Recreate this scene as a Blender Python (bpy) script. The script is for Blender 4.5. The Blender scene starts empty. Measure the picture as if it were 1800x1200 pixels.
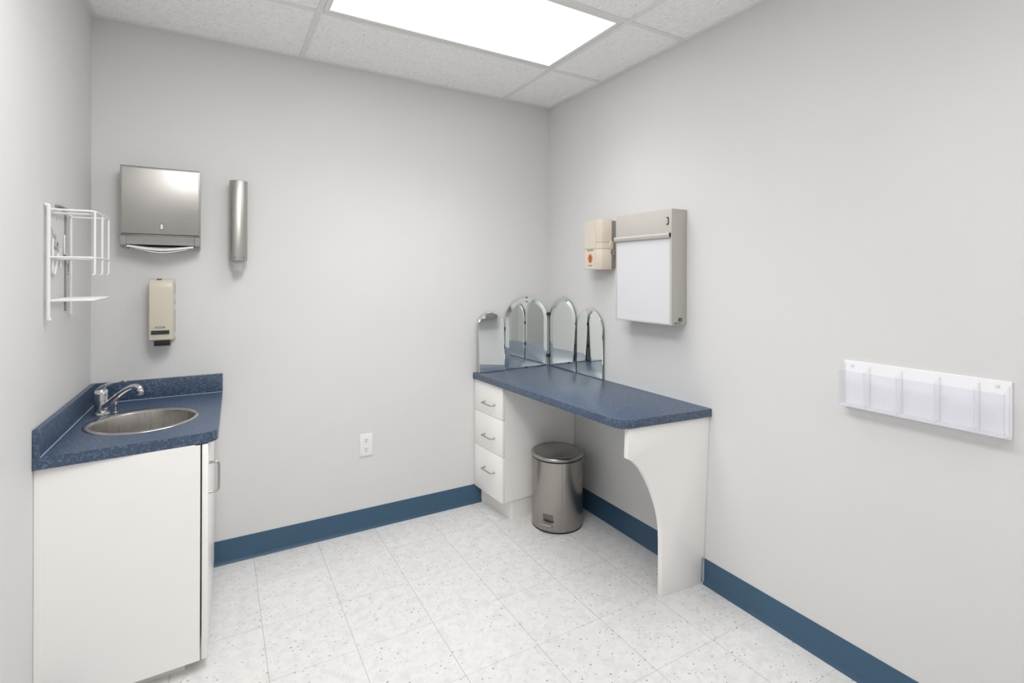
import bpy, bmesh, math
from math import sin, cos, pi, radians, sqrt
from mathutils import Vector, Matrix

SC = bpy.context.scene
COL = SC.collection

# ------------------------------------------------------------------ room
D, L, R, Z = 2.88, -0.487, 1.9635, 2.577          # back wall, left wall, right wall, ceiling
F = -1.95                                          # wall behind the camera
def lx(y): return L - 0.0128 * (D - y)             # the left wall is very slightly out of square

# ------------------------------------------------------------------ materials
def new_mat(name):
    m = bpy.data.materials.new(name); m.use_nodes = True
    nt = m.node_tree
    return m, nt, nt.nodes['Principled BSDF']

def simple(name, col, rough=.5, metal=0., spec=.5, **kw):
    m, nt, p = new_mat(name)
    p.inputs['Base Color'].default_value = (*col, 1)
    p.inputs['Roughness'].default_value = rough
    p.inputs['Metallic'].default_value = metal
    p.inputs['Specular IOR Level'].default_value = spec
    for k, v in kw.items(): p.inputs[k.replace('_', ' ')].default_value = v
    return m

def N(nt, typ, **kw):
    n = nt.nodes.new(typ)
    for k, v in kw.items(): setattr(n, k, v)
    return n

def mth(nt, op, a, b=None, c=None):
    n = N(nt, 'ShaderNodeMath', operation=op)
    for i, v in enumerate((a, b, c)):
        if v is None: continue
        if isinstance(v, (int, float)): n.inputs[i].default_value = v
        else: nt.links.new(v, n.inputs[i])
    return n.outputs[0]

def geo_pos(nt):
    return N(nt, 'ShaderNodeNewGeometry').outputs['Position']

def ramp(nt, fac, stops):
    n = N(nt, 'ShaderNodeValToRGB')
    cr = n.color_ramp
    while len(cr.elements) < len(stops): cr.elements.new(.5)
    for e, (p, c) in zip(cr.elements, stops):
        e.position = p; e.color = (*c, 1) if len(c) == 3 else c
    nt.links.new(fac, n.inputs[0])
    return n.outputs[0]

def mixc(nt, fac, a, b):
    n = N(nt, 'ShaderNodeMix', data_type='RGBA')
    for s, v in (('Factor', fac), ('A', a), ('B', b)):
        i = [q for q in n.inputs if q.name == s and q.type == ('VALUE' if s == 'Factor' else 'RGBA')][0]
        if isinstance(v, (int, float)): i.default_value = v
        elif isinstance(v, tuple): i.default_value = (*v, 1)
        else: nt.links.new(v, i)
    return [q for q in n.outputs if q.type == 'RGBA'][0]

def bump(nt, p, h, strength, dist=.002):
    b = N(nt, 'ShaderNodeBump')
    b.inputs['Strength'].default_value = strength; b.inputs['Distance'].default_value = dist
    nt.links.new(h, b.inputs['Height']); nt.links.new(b.outputs[0], p.inputs['Normal'])

def wall_mat():
    m, nt, p = new_mat('grey_wall_paint')
    pos = geo_pos(nt)
    n = N(nt, 'ShaderNodeTexNoise'); n.inputs['Scale'].default_value = 2.2; n.inputs['Detail'].default_value = 3
    nt.links.new(pos, n.inputs['Vector'])
    c = ramp(nt, n.outputs[0], [(.3, (.672, .670, .666)), (.7, (.688, .687, .683))])
    nt.links.new(c, p.inputs['Base Color'])
    p.inputs['Roughness'].default_value = .55
    p.inputs['Specular IOR Level'].default_value = .3
    n2 = N(nt, 'ShaderNodeTexNoise'); n2.inputs['Scale'].default_value = 160; n2.inputs['Detail'].default_value = 2
    nt.links.new(pos, n2.inputs['Vector'])
    bump(nt, p, n2.outputs[0], .12, .001)
    return m

def floor_mat():
    m, nt, p = new_mat('vinyl_composition_tile')
    pos = geo_pos(nt)
    sep = N(nt, 'ShaderNodeSeparateXYZ'); nt.links.new(pos, sep.inputs[0])
    x, y = sep.outputs[0], sep.outputs[1]
    tx = mth(nt, 'DIVIDE', mth(nt, 'SUBTRACT', x, .1604), .3048)
    ty = mth(nt, 'DIVIDE', mth(nt, 'SUBTRACT', y, 1.005), .32)
    def seam(t, w):
        f = mth(nt, 'FRACT', mth(nt, 'ADD', t, 100.5))
        return mth(nt, 'LESS_THAN', mth(nt, 'ABSOLUTE', mth(nt, 'SUBTRACT', f, .5)), w)
    sx, sy = seam(tx, .0042), seam(ty, .0032)
    # per-tile grain: alternate tiles are turned a quarter
    ix, iy = mth(nt, 'FLOOR', tx), mth(nt, 'FLOOR', ty)
    wn = N(nt, 'ShaderNodeTexWhiteNoise', noise_dimensions='2D')
    cb = N(nt, 'ShaderNodeCombineXYZ'); nt.links.new(ix, cb.inputs[0]); nt.links.new(iy, cb.inputs[1])
    nt.links.new(cb.outputs[0], wn.inputs['Vector'])
    n = N(nt, 'ShaderNodeTexNoise'); n.inputs['Scale'].default_value = 26; n.inputs['Detail'].default_value = 4
    n.inputs['Distortion'].default_value = .8
    nt.links.new(pos, n.inputs['Vector'])
    base = ramp(nt, n.outputs[0], [(.32, (.64, .632, .624)), (.5, (.69, .684, .678)), (.7, (.725, .721, .715))])
    tint = mth(nt, 'MULTIPLY_ADD', wn.outputs['Value'], .035, .965)
    mulv = N(nt, 'ShaderNodeVectorMath', operation='SCALE')
    nt.links.new(base, mulv.inputs[0]); nt.links.new(tint, mulv.inputs['Scale'])
    col = mulv.outputs[0]
    # chips: two sizes of short dark flecks
    def chips(scale, thr, sx_, sy_, keep):
        mp = N(nt, 'ShaderNodeMapping'); mp.inputs['Scale'].default_value = (sx_, sy_, 1)
        mp.inputs['Rotation'].default_value = (0, 0, .5)
        nt.links.new(pos, mp.inputs[0])
        ds = N(nt, 'ShaderNodeTexNoise'); ds.inputs['Scale'].default_value = 30
        nt.links.new(pos, ds.inputs['Vector'])
        ad = N(nt, 'ShaderNodeVectorMath', operation='MULTIPLY_ADD')
        nt.links.new(ds.outputs['Color'], ad.inputs[0]); ad.inputs[1].default_value = (.012,) * 3
        nt.links.new(mp.outputs[0], ad.inputs[2])
        v = N(nt, 'ShaderNodeTexVoronoi', voronoi_dimensions='2D'); v.inputs['Scale'].default_value = scale
        nt.links.new(ad.outputs[0], v.inputs['Vector'])
        s2 = N(nt, 'ShaderNodeSeparateColor'); nt.links.new(v.outputs['Color'], s2.inputs[0])
        sz = mth(nt, 'MULTIPLY', mth(nt, 'ADD', s2.outputs[1], .35), thr)
        a = mth(nt, 'LESS_THAN', v.outputs['Distance'], sz)
        b = mth(nt, 'LESS_THAN', s2.outputs[0], keep)
        return mth(nt, 'MULTIPLY', a, b), s2.outputs[2]
    c1, r1 = chips(34, .125, 1, 1.7, .34)
    c2, r2 = chips(75, .13, 1.5, 1, .36)
    g1 = ramp(nt, r1, [(0, (.23, .22, .21)), (1, (.46, .45, .43))])
    g2 = ramp(nt, r2, [(0, (.42, .41, .39)), (1, (.58, .57, .55))])
    col = mixc(nt, mth(nt, 'MULTIPLY', c2, .8), col, g2)
    col = mixc(nt, mth(nt, 'MULTIPLY', c1, .9), col, g1)
    col = mixc(nt, mth(nt, 'MULTIPLY', sx, .6), col, (.30, .28, .26))
    col = mixc(nt, mth(nt, 'MULTIPLY', sy, .5), col, (.32, .30, .28))
    nt.links.new(col, p.inputs['Base Color'])
    p.inputs['Roughness'].default_value = .27
    p.inputs['Specular IOR Level'].default_value = .45
    n2 = N(nt, 'ShaderNodeTexNoise'); n2.inputs['Scale'].default_value = 14
    nt.links.new(pos, n2.inputs['Vector'])
    bump(nt, p, n2.outputs[0], .05, .004)
    return m

def ceiling_mat():
    m, nt, p = new_mat('acoustic_tile')
    pos = geo_pos(nt)
    v = N(nt, 'ShaderNodeTexVoronoi', voronoi_dimensions='3D'); v.inputs['Scale'].default_value = 95
    nt.links.new(pos, v.inputs['Vector'])
    s = N(nt, 'ShaderNodeSeparateColor'); nt.links.new(v.outputs['Color'], s.inputs[0])
    hole = mth(nt, 'MULTIPLY', mth(nt, 'LESS_THAN', v.outputs['Distance'], mth(nt, 'MULTIPLY', s.outputs[1], .30)),
               mth(nt, 'LESS_THAN', s.outputs[0], .45))
    n = N(nt, 'ShaderNodeTexNoise'); n.inputs['Scale'].default_value = 60; n.inputs['Detail'].default_value = 6
    nt.links.new(pos, n.inputs['Vector'])
    c = ramp(nt, n.outputs[0], [(.35, (.88, .872, .862)), (.65, (.95, .943, .935))])
    c = mixc(nt, mth(nt, 'MULTIPLY', hole, .75), c, (.42, .40, .38))
    nt.links.new(c, p.inputs['Base Color'])
    p.inputs['Roughness'].default_value = .9
    p.inputs['Specular IOR Level'].default_value = .1
    bump(nt, p, mth(nt, 'SUBTRACT', n.outputs[0], hole), .25, .002)
    return m

def laminate_blue():
    m, nt, p = new_mat('navy_fleck_laminate')
    pos = geo_pos(nt)
    dn = N(nt, 'ShaderNodeTexNoise'); dn.inputs['Scale'].default_value = 28; dn.inputs['Detail'].default_value = 1
    nt.links.new(pos, dn.inputs['Vector'])
    ad = N(nt, 'ShaderNodeVectorMath', operation='MULTIPLY_ADD')
    nt.links.new(dn.outputs['Color'], ad.inputs[0]); ad.inputs[1].default_value = (.05,) * 3
    nt.links.new(pos, ad.inputs[2])
    v = N(nt, 'ShaderNodeTexVoronoi', feature='DISTANCE_TO_EDGE'); v.inputs['Scale'].default_value = 75
    nt.links.new(ad.outputs[0], v.inputs['Vector'])
    n = N(nt, 'ShaderNodeTexNoise'); n.inputs['Scale'].default_value = 110; n.inputs['Detail'].default_value = 2
    nt.links.new(pos, n.inputs['Vector'])
    squig = mth(nt, 'MULTIPLY', mth(nt, 'LESS_THAN', v.outputs['Distance'], .09),
                mth(nt, 'GREATER_THAN', n.outputs[0], .545))
    v2 = N(nt, 'ShaderNodeTexVoronoi'); v2.inputs['Scale'].default_value = 210
    nt.links.new(pos, v2.inputs['Vector'])
    s = N(nt, 'ShaderNodeSeparateColor'); nt.links.new(v2.outputs['Color'], s.inputs[0])
    dots = mth(nt, 'MULTIPLY', mth(nt, 'LESS_THAN', v2.outputs['Distance'], .33), mth(nt, 'LESS_THAN', s.outputs[0], .16))
    base = ramp(nt, n.outputs[0], [(.3, (.030, .055, .104)), (.7, (.047, .080, .140))])
    c = mixc(nt, mth(nt, 'MULTIPLY', squig, .5), base, (.16, .22, .32))
    c = mixc(nt, mth(nt, 'MULTIPLY', dots, .6), c, (.22, .28, .36))
    nt.links.new(c, p.inputs['Base Color'])
    p.inputs['Roughness'].default_value = .36
    p.inputs['Specular IOR Level'].default_value = .75
    bump(nt, p, n.outputs[0], .06, .001)
    return m

def steel_mat(name, col, rough, aniso=.0, streak=(1, 1, 60), vary=.08):
    m, nt, p = new_mat(name)
    tc = N(nt, 'ShaderNodeTexCoord')
    mp = N(nt, 'ShaderNodeMapping'); mp.inputs['Scale'].default_value = streak
    nt.links.new(tc.outputs['Object'], mp.inputs[0])
    n = N(nt, 'ShaderNodeTexNoise'); n.inputs['Scale'].default_value = 12; n.inputs['Detail'].default_value = 4
    nt.links.new(mp.outputs[0], n.inputs['Vector'])
    r = ramp(nt, n.outputs[0], [(.3, (rough * (1 - 2 * vary),) * 3), (.7, (rough * (1 + 2 * vary),) * 3)])
    nt.links.new(r, p.inputs['Roughness'])
    c = ramp(nt, n.outputs[0], [(.3, tuple(q * (1 - vary) for q in col)), (.7, col)])
    nt.links.new(c, p.inputs['Base Color'])
    p.inputs['Metallic'].default_value = 1
    if aniso:
        t = N(nt, 'ShaderNodeTangent', direction_type='RADIAL', axis='Z')
        nt.links.new(t.outputs[0], p.inputs['Tangent'])
        p.inputs['Anisotropic'].default_value = aniso
    return m

def clear_mat(name, col, body, body_amount, gloss_r=.08, gloss=.6):
    """thin clear plastic sheet: mostly see-through, a little milky, with a sheen"""
    m = bpy.data.materials.new(name); m.use_nodes = True
    nt = m.node_tree; nt.nodes.clear()
    out = N(nt, 'ShaderNodeOutputMaterial')
    tr = N(nt, 'ShaderNodeBsdfTransparent'); tr.inputs[0].default_value = (*col, 1)
    df = N(nt, 'ShaderNodeBsdfDiffuse'); df.inputs[0].default_value = (*body, 1)
    tl = N(nt, 'ShaderNodeBsdfTranslucent'); tl.inputs[0].default_value = (*body, 1)
    mm = N(nt, 'ShaderNodeMixShader'); mm.inputs[0].default_value = .4
    nt.links.new(df.outputs[0], mm.inputs[1]); nt.links.new(tl.outputs[0], mm.inputs[2])
    m1 = N(nt, 'ShaderNodeMixShader'); m1.inputs[0].default_value = body_amount
    nt.links.new(tr.outputs[0], m1.inputs[1]); nt.links.new(mm.outputs[0], m1.inputs[2])
    gl = N(nt, 'ShaderNodeBsdfGlossy'); gl.inputs['Roughness'].default_value = gloss_r
    fr = N(nt, 'ShaderNodeFresnel'); fr.inputs[0].default_value = 1.4
    m2 = N(nt, 'ShaderNodeMixShader')
    nt.links.new(mth(nt, 'MULTIPLY', fr.outputs[0], gloss), m2.inputs[0])
    nt.links.new(m1.outputs[0], m2.inputs[1]); nt.links.new(gl.outputs[0], m2.inputs[2])
    nt.links.new(m2.outputs[0], out.inputs[0])
    return m

def emit_mat(name, col, strength):
    m, nt, p = new_mat(name)
    p.inputs['Base Color'].default_value = (.85, .85, .85, 1)
    p.inputs['Emission Color'].default_value = (*col, 1)
    p.inputs['Emission Strength'].default_value = strength
    return m

M_wall = wall_mat()
M_floor = floor_mat()
M_ceil = ceiling_mat()
M_grid = simple('white_painted_metal', (.78, .77, .755), .45)
M_base = simple('blue_vinyl_base', (.040, .092, .155), .38, spec=.45)
M_blue = laminate_blue()
M_seam = simple('pale_blue_caulk', (.30, .38, .48), .4)
M_white = simple('white_laminate', (.91, .896, .875), .34, spec=.45)
M_white2 = simple('white_laminate_edge', (.88, .866, .845), .4)
M_dark = simple('painted_gap_shade', (.03, .03, .03), .8)
M_steel = steel_mat('brushed_stainless', (.50, .482, .462), .40, .4)
M_can = steel_mat('brushed_stainless_can', (.39, .366, .342), .26, .5, (.02, .02, 40), .04)
M_lid = steel_mat('stainless_lid', (.42, .40, .375), .30, 0, (1, 1, 1), .02)
M_sink = steel_mat('sink_steel', (.56, .54, .51), .22, .3, (1, 1, 60), .04)
M_basin = steel_mat('basin_steel', (.58, .555, .525), .30, .3, (7, 7, .05), .10)
M_chrome = simple('chrome', (.72, .72, .72), .07, 1)
M_nickel = simple('satin_nickel', (.46, .45, .43), .28, 1)
M_black = simple('black_plastic', (.012, .012, .011), .35)
M_beige = simple('aged_beige_plastic', (.60, .555, .455), .36)
M_beige2 = simple('grey_white_plastic', (.58, .58, .57), .4)
M_smoke = simple('smoked_window', (.035, .036, .032), .15)
M_cream = simple('cream_plastic', (.64, .565, .47), .42)
M_cream_face = simple('cream_plastic_face', (.66, .60, .52), .45)
M_bracket = simple('grey_bracket', (.27, .25, .23), .5)
M_box = simple('grey_beige_enamel', (.52, .50, .465), .4)
M_box_side = simple('grey_enamel_side', (.47, .45, .42), .42)
M_screen = simple('white_opal_screen', (.66, .66, .685), .3)
M_wire = simple('white_coated_wire', (.74, .74, .735), .4)
M_greywire = simple('grey_bare_wire', (.45, .44, .43), .4)
M_paper = simple('white_paper', (.82, .81, .80), .8)
M_outlet = simple('white_outlet_plastic', (.80, .80, .785), .35)
M_mirror = simple('silvered_glass', (.905, .93, .918), .015, 1)
M_bevel = simple('bevelled_glass', (.86, .90, .885), .05, 1)
M_edge = simple('glass_edge', (.20, .25, .24), .3)
M_back = simple('mirror_backing', (.08, .08, .075), .6)
M_brass = simple('dark_hinge_metal', (.10, .09, .08), .4, .8)
M_acryl = clear_mat('clear_acrylic', (.992, .992, .995), (.95, .95, .97), .06, gloss=.08)
M_acfront = clear_mat('clear_acrylic_front', (.945, .945, .96), (.93, .93, .95), .05, gloss=.2)
M_acedge = clear_mat('acrylic_lit_edges', (.97, .97, .98), (.98, .98, .99), .8, gloss=.1)  # white body paints light caught by edges and tray into the colour
M_acback = simple('white_acrylic', (.90, .90, .925), .25)
M_cup = clear_mat('clear_cup', (.95, .95, .95), (.9, .9, .9), .30)
M_text_b = simple('blue_print', (.05, .16, .33), .5)
M_text_k = simple('dark_print', (.08, .075, .07), .5)
M_orange = simple('orange_label', (.58, .19, .08), .5)
M_orange2 = simple('pale_orange_label', (.80, .47, .32), .5)
M_red = simple('dark_red_print', (.22, .045, .02), .5)
LENS = 2.1
M_lens = emit_mat('lit_diffuser', (1, .992, .982), LENS)
M_door = simple('white_door_paint', (.76, .75, .73), .4)
M_frame = simple('grey_door_frame', (.62, .61, .60), .4)

# ------------------------------------------------------------------ mesh helpers (world coordinates)
class B:
    def __init__(s): s.bm = bmesh.new()
    def box(s, x0, x1, y0, y1, z0, z1, bev=0, seg=2):
        return s.prism([(x0, y0), (x1, y0), (x1, y1), (x0, y1)], 'z', z0, z1, bev, seg)
    def prism(s, pts, ax, a0, a1, bev=0, seg=2, fn=None):
        def P(u, v, w):
            p = {'z': (u, v, w), 'y': (u, w, v), 'x': (w, u, v)}[ax]
            return fn(*p) if fn else p
        lo = [s.bm.verts.new(P(u, v, a0)) for u, v in pts]
        hi = [s.bm.verts.new(P(u, v, a1)) for u, v in pts]
        n = len(pts)
        fs = [s.bm.faces.new(lo[::-1]), s.bm.faces.new(hi)]
        fs += [s.bm.faces.new((lo[i], lo[(i + 1) % n], hi[(i + 1) % n], hi[i])) for i in range(n)]
        bmesh.ops.recalc_face_normals(s.bm, faces=fs)
        if bev:
            es = {e for f in fs for e in f.edges}
            es = [e for e in es if len(e.link_faces) == 2 and e.calc_face_angle(0) > .6]
            bmesh.ops.bevel(s.bm, geom=es, offset=bev, segments=seg, profile=.5, affect='EDGES', clamp_overlap=True)
        return s
    def tube(s, pts, r, seg=10, closed=False, cap=True):
        pts = [Vector(p) for p in pts]
        n = len(pts); rings = []
        rr = r if isinstance(r, (list, tuple)) else [r] * n
        up = None
        for i, p in enumerate(pts):
            if closed: t = pts[(i + 1) % n] - pts[i - 1]
            else: t = pts[min(i + 1, n - 1)] - pts[max(i - 1, 0)]
            t.normalize()
            if up is None:
                up = Vector((0, 0, 1)) if abs(t.z) < .9 else Vector((1, 0, 0))
            a = (up - t * up.dot(t)).normalized(); b = t.cross(a); up = a
            rings.append([s.bm.verts.new(p + (a * cos(2 * pi * k / seg) + b * sin(2 * pi * k / seg)) * rr[i]) for k in range(seg)])
        m = n if closed else n - 1
        fs = []
        for i in range(m):
            A, C = rings[i], rings[(i + 1) % n]
            for k in range(seg):
                fs.append(s.bm.faces.new((A[k], A[(k + 1) % seg], C[(k + 1) % seg], C[k])))
        if cap and not closed:
            fs.append(s.bm.faces.new(rings[0][::-1])); fs.append(s.bm.faces.new(rings[-1]))
        bmesh.ops.recalc_face_normals(s.bm, faces=fs)
        return s
    def lathe(s, prof, c, seg=48, ax='z', close=True, sx=1, sy=1):
        """prof: (radius, height) pairs, first and last closed by caps when radius > 0"""
        rings = []
        for r, h in prof:
            if r < 1e-6:
                q = (0, 0, h)
                rings.append([s.bm.verts.new(s._ax(q, c, ax))])
            else:
                rings.append([s.bm.verts.new(s._ax((r * sx * cos(2 * pi * k / seg), r * sy * sin(2 * pi * k / seg), h), c, ax)) for k in range(seg)])
        fs = []
        for A, C in zip(rings, rings[1:]):
            for k in range(seg):
                a0, a1 = A[k % len(A)], A[(k + 1) % len(A)]
                c0, c1 = C[k % len(C)], C[(k + 1) % len(C)]
                vs = []
                for v in (a0, a1, c1, c0):
                    if v not in vs: vs.append(v)
                if len(vs) > 2: fs.append(s.bm.faces.new(vs))
        if close:
            if len(rings[0]) > 1: fs.append(s.bm.faces.new(rings[0][::-1]))
            if len(rings[-1]) > 1: fs.append(s.bm.faces.new(rings[-1]))
        bmesh.ops.recalc_face_normals(s.bm, faces=fs)
        return s
    def _ax(s, q, c, ax):
        x, y, z = q
        p = {'z': (x, y, z), 'y': (x, z, y), 'x': (z, x, y)}[ax]
        return Vector(p) + Vector(c)
    def quad(s, *pts):
        s.bm.faces.new([s.bm.verts.new(p) for p in pts]); return s

def fillet(pts, r, n=5, closed=False):
    """round the corners of a polyline"""
    pts = [Vector(p) for p in pts]; out = []
    m = len(pts)
    for i, p in enumerate(pts):
        if not closed and i in (0, m - 1): out.append(p); continue
        a, b = pts[i - 1] - p, pts[(i + 1) % m] - p
        rr = min(r, a.length * .49, b.length * .49)
        a.normalize(); b.normalize()
        p0, p1 = p + a * rr, p + b * rr
        for k in range(n + 1):
            t = k / n
            out.append(p0 * (1 - t) ** 2 + p * 2 * t * (1 - t) + p1 * t * t)
    return out

def fil2(pts, rad, n=6):
    """round selected corners of a 2-D polygon; rad is one radius per corner"""
    out = []
    m = len(pts)
    for i, p in enumerate(pts):
        if rad[i] <= 0: out.append(tuple(p)); continue
        p = Vector(p); a = Vector(pts[i - 1]) - p; b = Vector(pts[(i + 1) % m]) - p
        rr = min(rad[i], a.length * .49, b.length * .49); a.normalize(); b.normalize()
        p0, p1 = p + a * rr, p + b * rr
        for k in range(n + 1):
            t = k / n; q = p0 * (1 - t) ** 2 + p * 2 * t * (1 - t) + p1 * t * t
            out.append((q.x, q.y))
    return out

def world_loc(o):
    v = Vector((0, 0, 0))
    while o is not None: v += o.location; o = o.parent
    return v

def obj(name, b, mat, parent=None, loc=None, smooth=30):
    bm = b.bm if isinstance(b, B) else b
    base = world_loc(parent) if parent else Vector((0, 0, 0))
    if loc is not None: base = base * 0 + Vector(loc)
    bmesh.ops.translate(bm, verts=bm.verts, vec=-base)
    me = bpy.data.meshes.new(name); bm.to_mesh(me); bm.free()
    if smooth:
        for p in me.polygons: p.use_smooth = True
        me.set_sharp_from_angle(angle=radians(smooth))
    me.materials.append(mat)
    o = bpy.data.objects.new(name, me); COL.objects.link(o)
    if parent: o.parent = parent
    elif loc is not None: o.location = loc
    return o

def thing(name, label, cat, loc, group=None):
    o = bpy.data.objects.new(name, None); COL.objects.link(o)
    o.empty_display_size = .05
    o.location = loc; o['label'] = label; o['category'] = cat
    if group: o['group'] = group
    return o

def tag(o, label, cat, group=None):
    o['label'] = label; o['category'] = cat
    if group: o['group'] = group
    return o

def struct(name, b, mat, **kw):
    o = obj(name, b, mat, **kw); o['kind'] = 'structure'; return o

def text(name, body, size, origin, xdir, ydir, mat, parent, width=None):
    cu = bpy.data.curves.new(name, 'FONT'); cu.body = body; cu.size = size; cu.extrude = .0002
    cu.align_x = 'CENTER'; cu.align_y = 'CENTER'
    t = bpy.data.objects.new(name, cu)
    me = bpy.data.meshes.new_from_object(t)
    bpy.data.objects.remove(t)
    bm = bmesh.new(); bm.from_mesh(me); bpy.data.meshes.remove(me)
    if width:
        xs = [v.co.x for v in bm.verts]; k = width / (max(xs) - min(xs))
        for v in bm.verts: v.co.x *= k
    xd, yd = Vector(xdir), Vector(ydir); zd = xd.cross(yd)
    mat4 = Matrix((xd, yd, zd)).transposed().to_4x4(); mat4.translation = Vector(origin)
    bmesh.ops.transform(bm, matrix=mat4, verts=bm.verts)
    return obj(name, bm, mat, parent, smooth=0)

# ------------------------------------------------------------------ room shell
T = .1
struct('floor', B().box(-2.2, R + T, F - T, D + T, -.06, 0), M_floor, smooth=0)
struct('ceiling', B().box(-2.2, R + T, F - T, D + T, Z, Z + .08), M_ceil, smooth=0)
struct('wall_back', B().box(-.8, R + T, D, D + T, 0, Z), M_wall, smooth=0)
struct('wall_right', B().box(R, R + T, F - T, D, 0, Z), M_wall, smooth=0)
struct('wall_front', B().box(-2.2, R, F - T, F, 0, Z), M_wall, smooth=0)
# left wall with a doorway behind the camera
DY0, DY1, DZ = -1.72, -.85, 2.08
b = B()
b.prism([(lx(D), D), (lx(DY1), DY1), (lx(DY1) - T, DY1), (lx(D) - T, D)], 'z', 0, Z)
b.prism([(lx(DY0), DY0), (lx(F), F), (lx(F) - T, F), (lx(DY0) - T, DY0)], 'z', 0, Z)
b.prism([(lx(DY1), DY1), (lx(DY0), DY0), (lx(DY0) - T, DY0), (lx(DY1) - T, DY1)], 'z', DZ, Z)
struct('wall_left', b, M_wall, smooth=0)
# hallway beyond the doorway
b = B(); b.box(-2.2, -2.1, F, .2, 0, Z); b.box(-2.1, -.66, .1, .2, 0, Z)
struct('wall_hallway', b, M_wall, smooth=0)
b = B()
x0 = lx(-1.3)
for (ya, yb, za, zb) in ((DY1 - .05, DY1 + .03, 0, DZ + .05), (DY0 - .03, DY0 + .05, 0, DZ + .05), (DY0 - .03, DY1 + .03, DZ - .02, DZ + .06)):
    b.box(x0 - T - .02, x0 + .02, ya, yb, za, zb)
struct('door_1', b, M_frame, smooth=0)

# suspended ceiling grid and wall angle
b = B()
zt0 = Z - .006
TX = (-.848, .378, 1.597)
TYs = (2.335, 1.720, 1.110, .500, -.110, -.720, -1.330)
for x in TX:
    if x > L: b.box(x - .012, x + .012, F, D - .02, zt0, Z + .002, .001, 1)
for y in TYs:
    xa, xb = lx(y), R
    b.box(xa, xb, y - .012, y + .012, zt0 + .0006, Z + .002, .001, 1)
b.box(L, R, D - .021, D, zt0 - .0010, Z + .002)
b.box(R - .021, R, F, D, zt0 - .0014, Z + .0022)
b.prism([(lx(D), D), (lx(F), F), (lx(F) + .021, F), (lx(D) + .021, D)], 'z', zt0 - .0018, Z + .0024)
struct('trim_1', b, M_grid, smooth=0)

# cove base: tall vinyl strip with a toe flare at the floor
def cove(y_fn_pts):   # profile (offset from wall, z)
    return [(0, 0), (.014, 0), (.0145, .0025), (.010, .009), (.0045, .022), (.0038, .113), (.002, .1165), (0, .117)]
prof = cove(None)
b = B()
# back wall between the sink cabinet and the drawer cabinet
b.prism([(D - o, z) for o, z in prof], 'x', -.02, 1.448)
struct('baseboard_back', b, M_base)
b = B()
b.prism([(R - o, z) for o, z in prof], 'y', 1.612, 2.578)
b.prism([(R - o, z) for o, z in prof], 'y', F, 1.590)
struct('baseboard_right', b, M_base)
b = B()
def lf(x, y, z): return (x - L + lx(y), y, z)
b.prism([(L + o, z) for o, z in prof], 'y', DY1 + .04, 2.12, fn=lf)
struct('baseboard_left', b, M_base)
b = B(); b.prism([(F + o, z) for o, z in prof], 'x', L - .05, R - .016)
struct('baseboard_front', b, M_base)

# ------------------------------------------------------------------ ceiling lights: one seen, three added for fill
def ceiling_light(x0, x1, y0, y1, label, power, spread):
    t = thing('ceiling_light', label, 'light', ((x0 + x1) / 2, (y0 + y1) / 2, Z), None)
    b = B(); w = .024; za, zb = Z - .004, Z + .001
    b.box(x0, x1, y0, y0 + w, za, zb, .001, 1); b.box(x0, x1, y1 - w, y1, za, zb, .001, 1)
    b.box(x0, x0 + w, y0 + w, y1 - w, za, zb, .001, 1); b.box(x1 - w, x1, y0 + w, y1 - w, za, zb, .001, 1)
    obj('frame', b, M_grid, t, smooth=0)
    b = B(); b.box(x0 + w, x1 - w, y0 + w, y1 - w, Z - .0025, Z + .001)
    obj('diffuser', b, M_lens, t, smooth=0)
    # the tubes behind the prismatic lens throw most of their light downward
    la = bpy.data.lights.new('tube_light', 'AREA'); la.shape = 'RECTANGLE'
    la.size, la.size_y = x1 - x0 - 2 * w, y1 - y0 - 2 * w
    la.energy = power; la.spread = radians(spread); la.color = (1, .992, .982)
    lo = bpy.data.objects.new('tube_light', la); COL.objects.link(lo); lo.parent = t
    lo.location = (0, 0, -.004)
    return t
ceiling_light(.392, 1.583, 1.734, 2.321, 'bright white recessed light panel in the tiled ceiling above the room', 7.5, 110)
ceiling_light(-.10, .486, .40, 1.60, 'added fill light panel out of view in the ceiling beside the camera', 28, 180)  # unseen fixture added for fill, standing in for a bounced flash
ceiling_light(.392, 1.583, -.708, -.122, 'added fill light panel out of view in the ceiling behind the camera', 7.5, 150)  # unseen panel added to brighten the desk end panel
ceiling_light(-1.75, -1.16, -1.60, -.98, 'added square light panel in the unseen hallway ceiling', 10, 180)  # unseen panel added to brighten the hallway and doorway

# ------------------------------------------------------------------ sink corner
CZ = .855                    # counter top height
FY0, FY1 = 2.100, 2.147      # front edge of the counter at the wall / at the free corner
t = thing('countertop', 'speckled navy blue countertop with backsplash around the steel sink', 'countertop', (-.25, 2.5, CZ - .043))
SX, SY, SA, SB = -.252, 2.452, .186, .196     # sink centre and half axes
outer = fil2([(lx(FY0) + .0015, FY0), (.001, FY1), (.021, D - .001), (L + .0015, D - .001)], [0, .05, 0, 0], 8)
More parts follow.
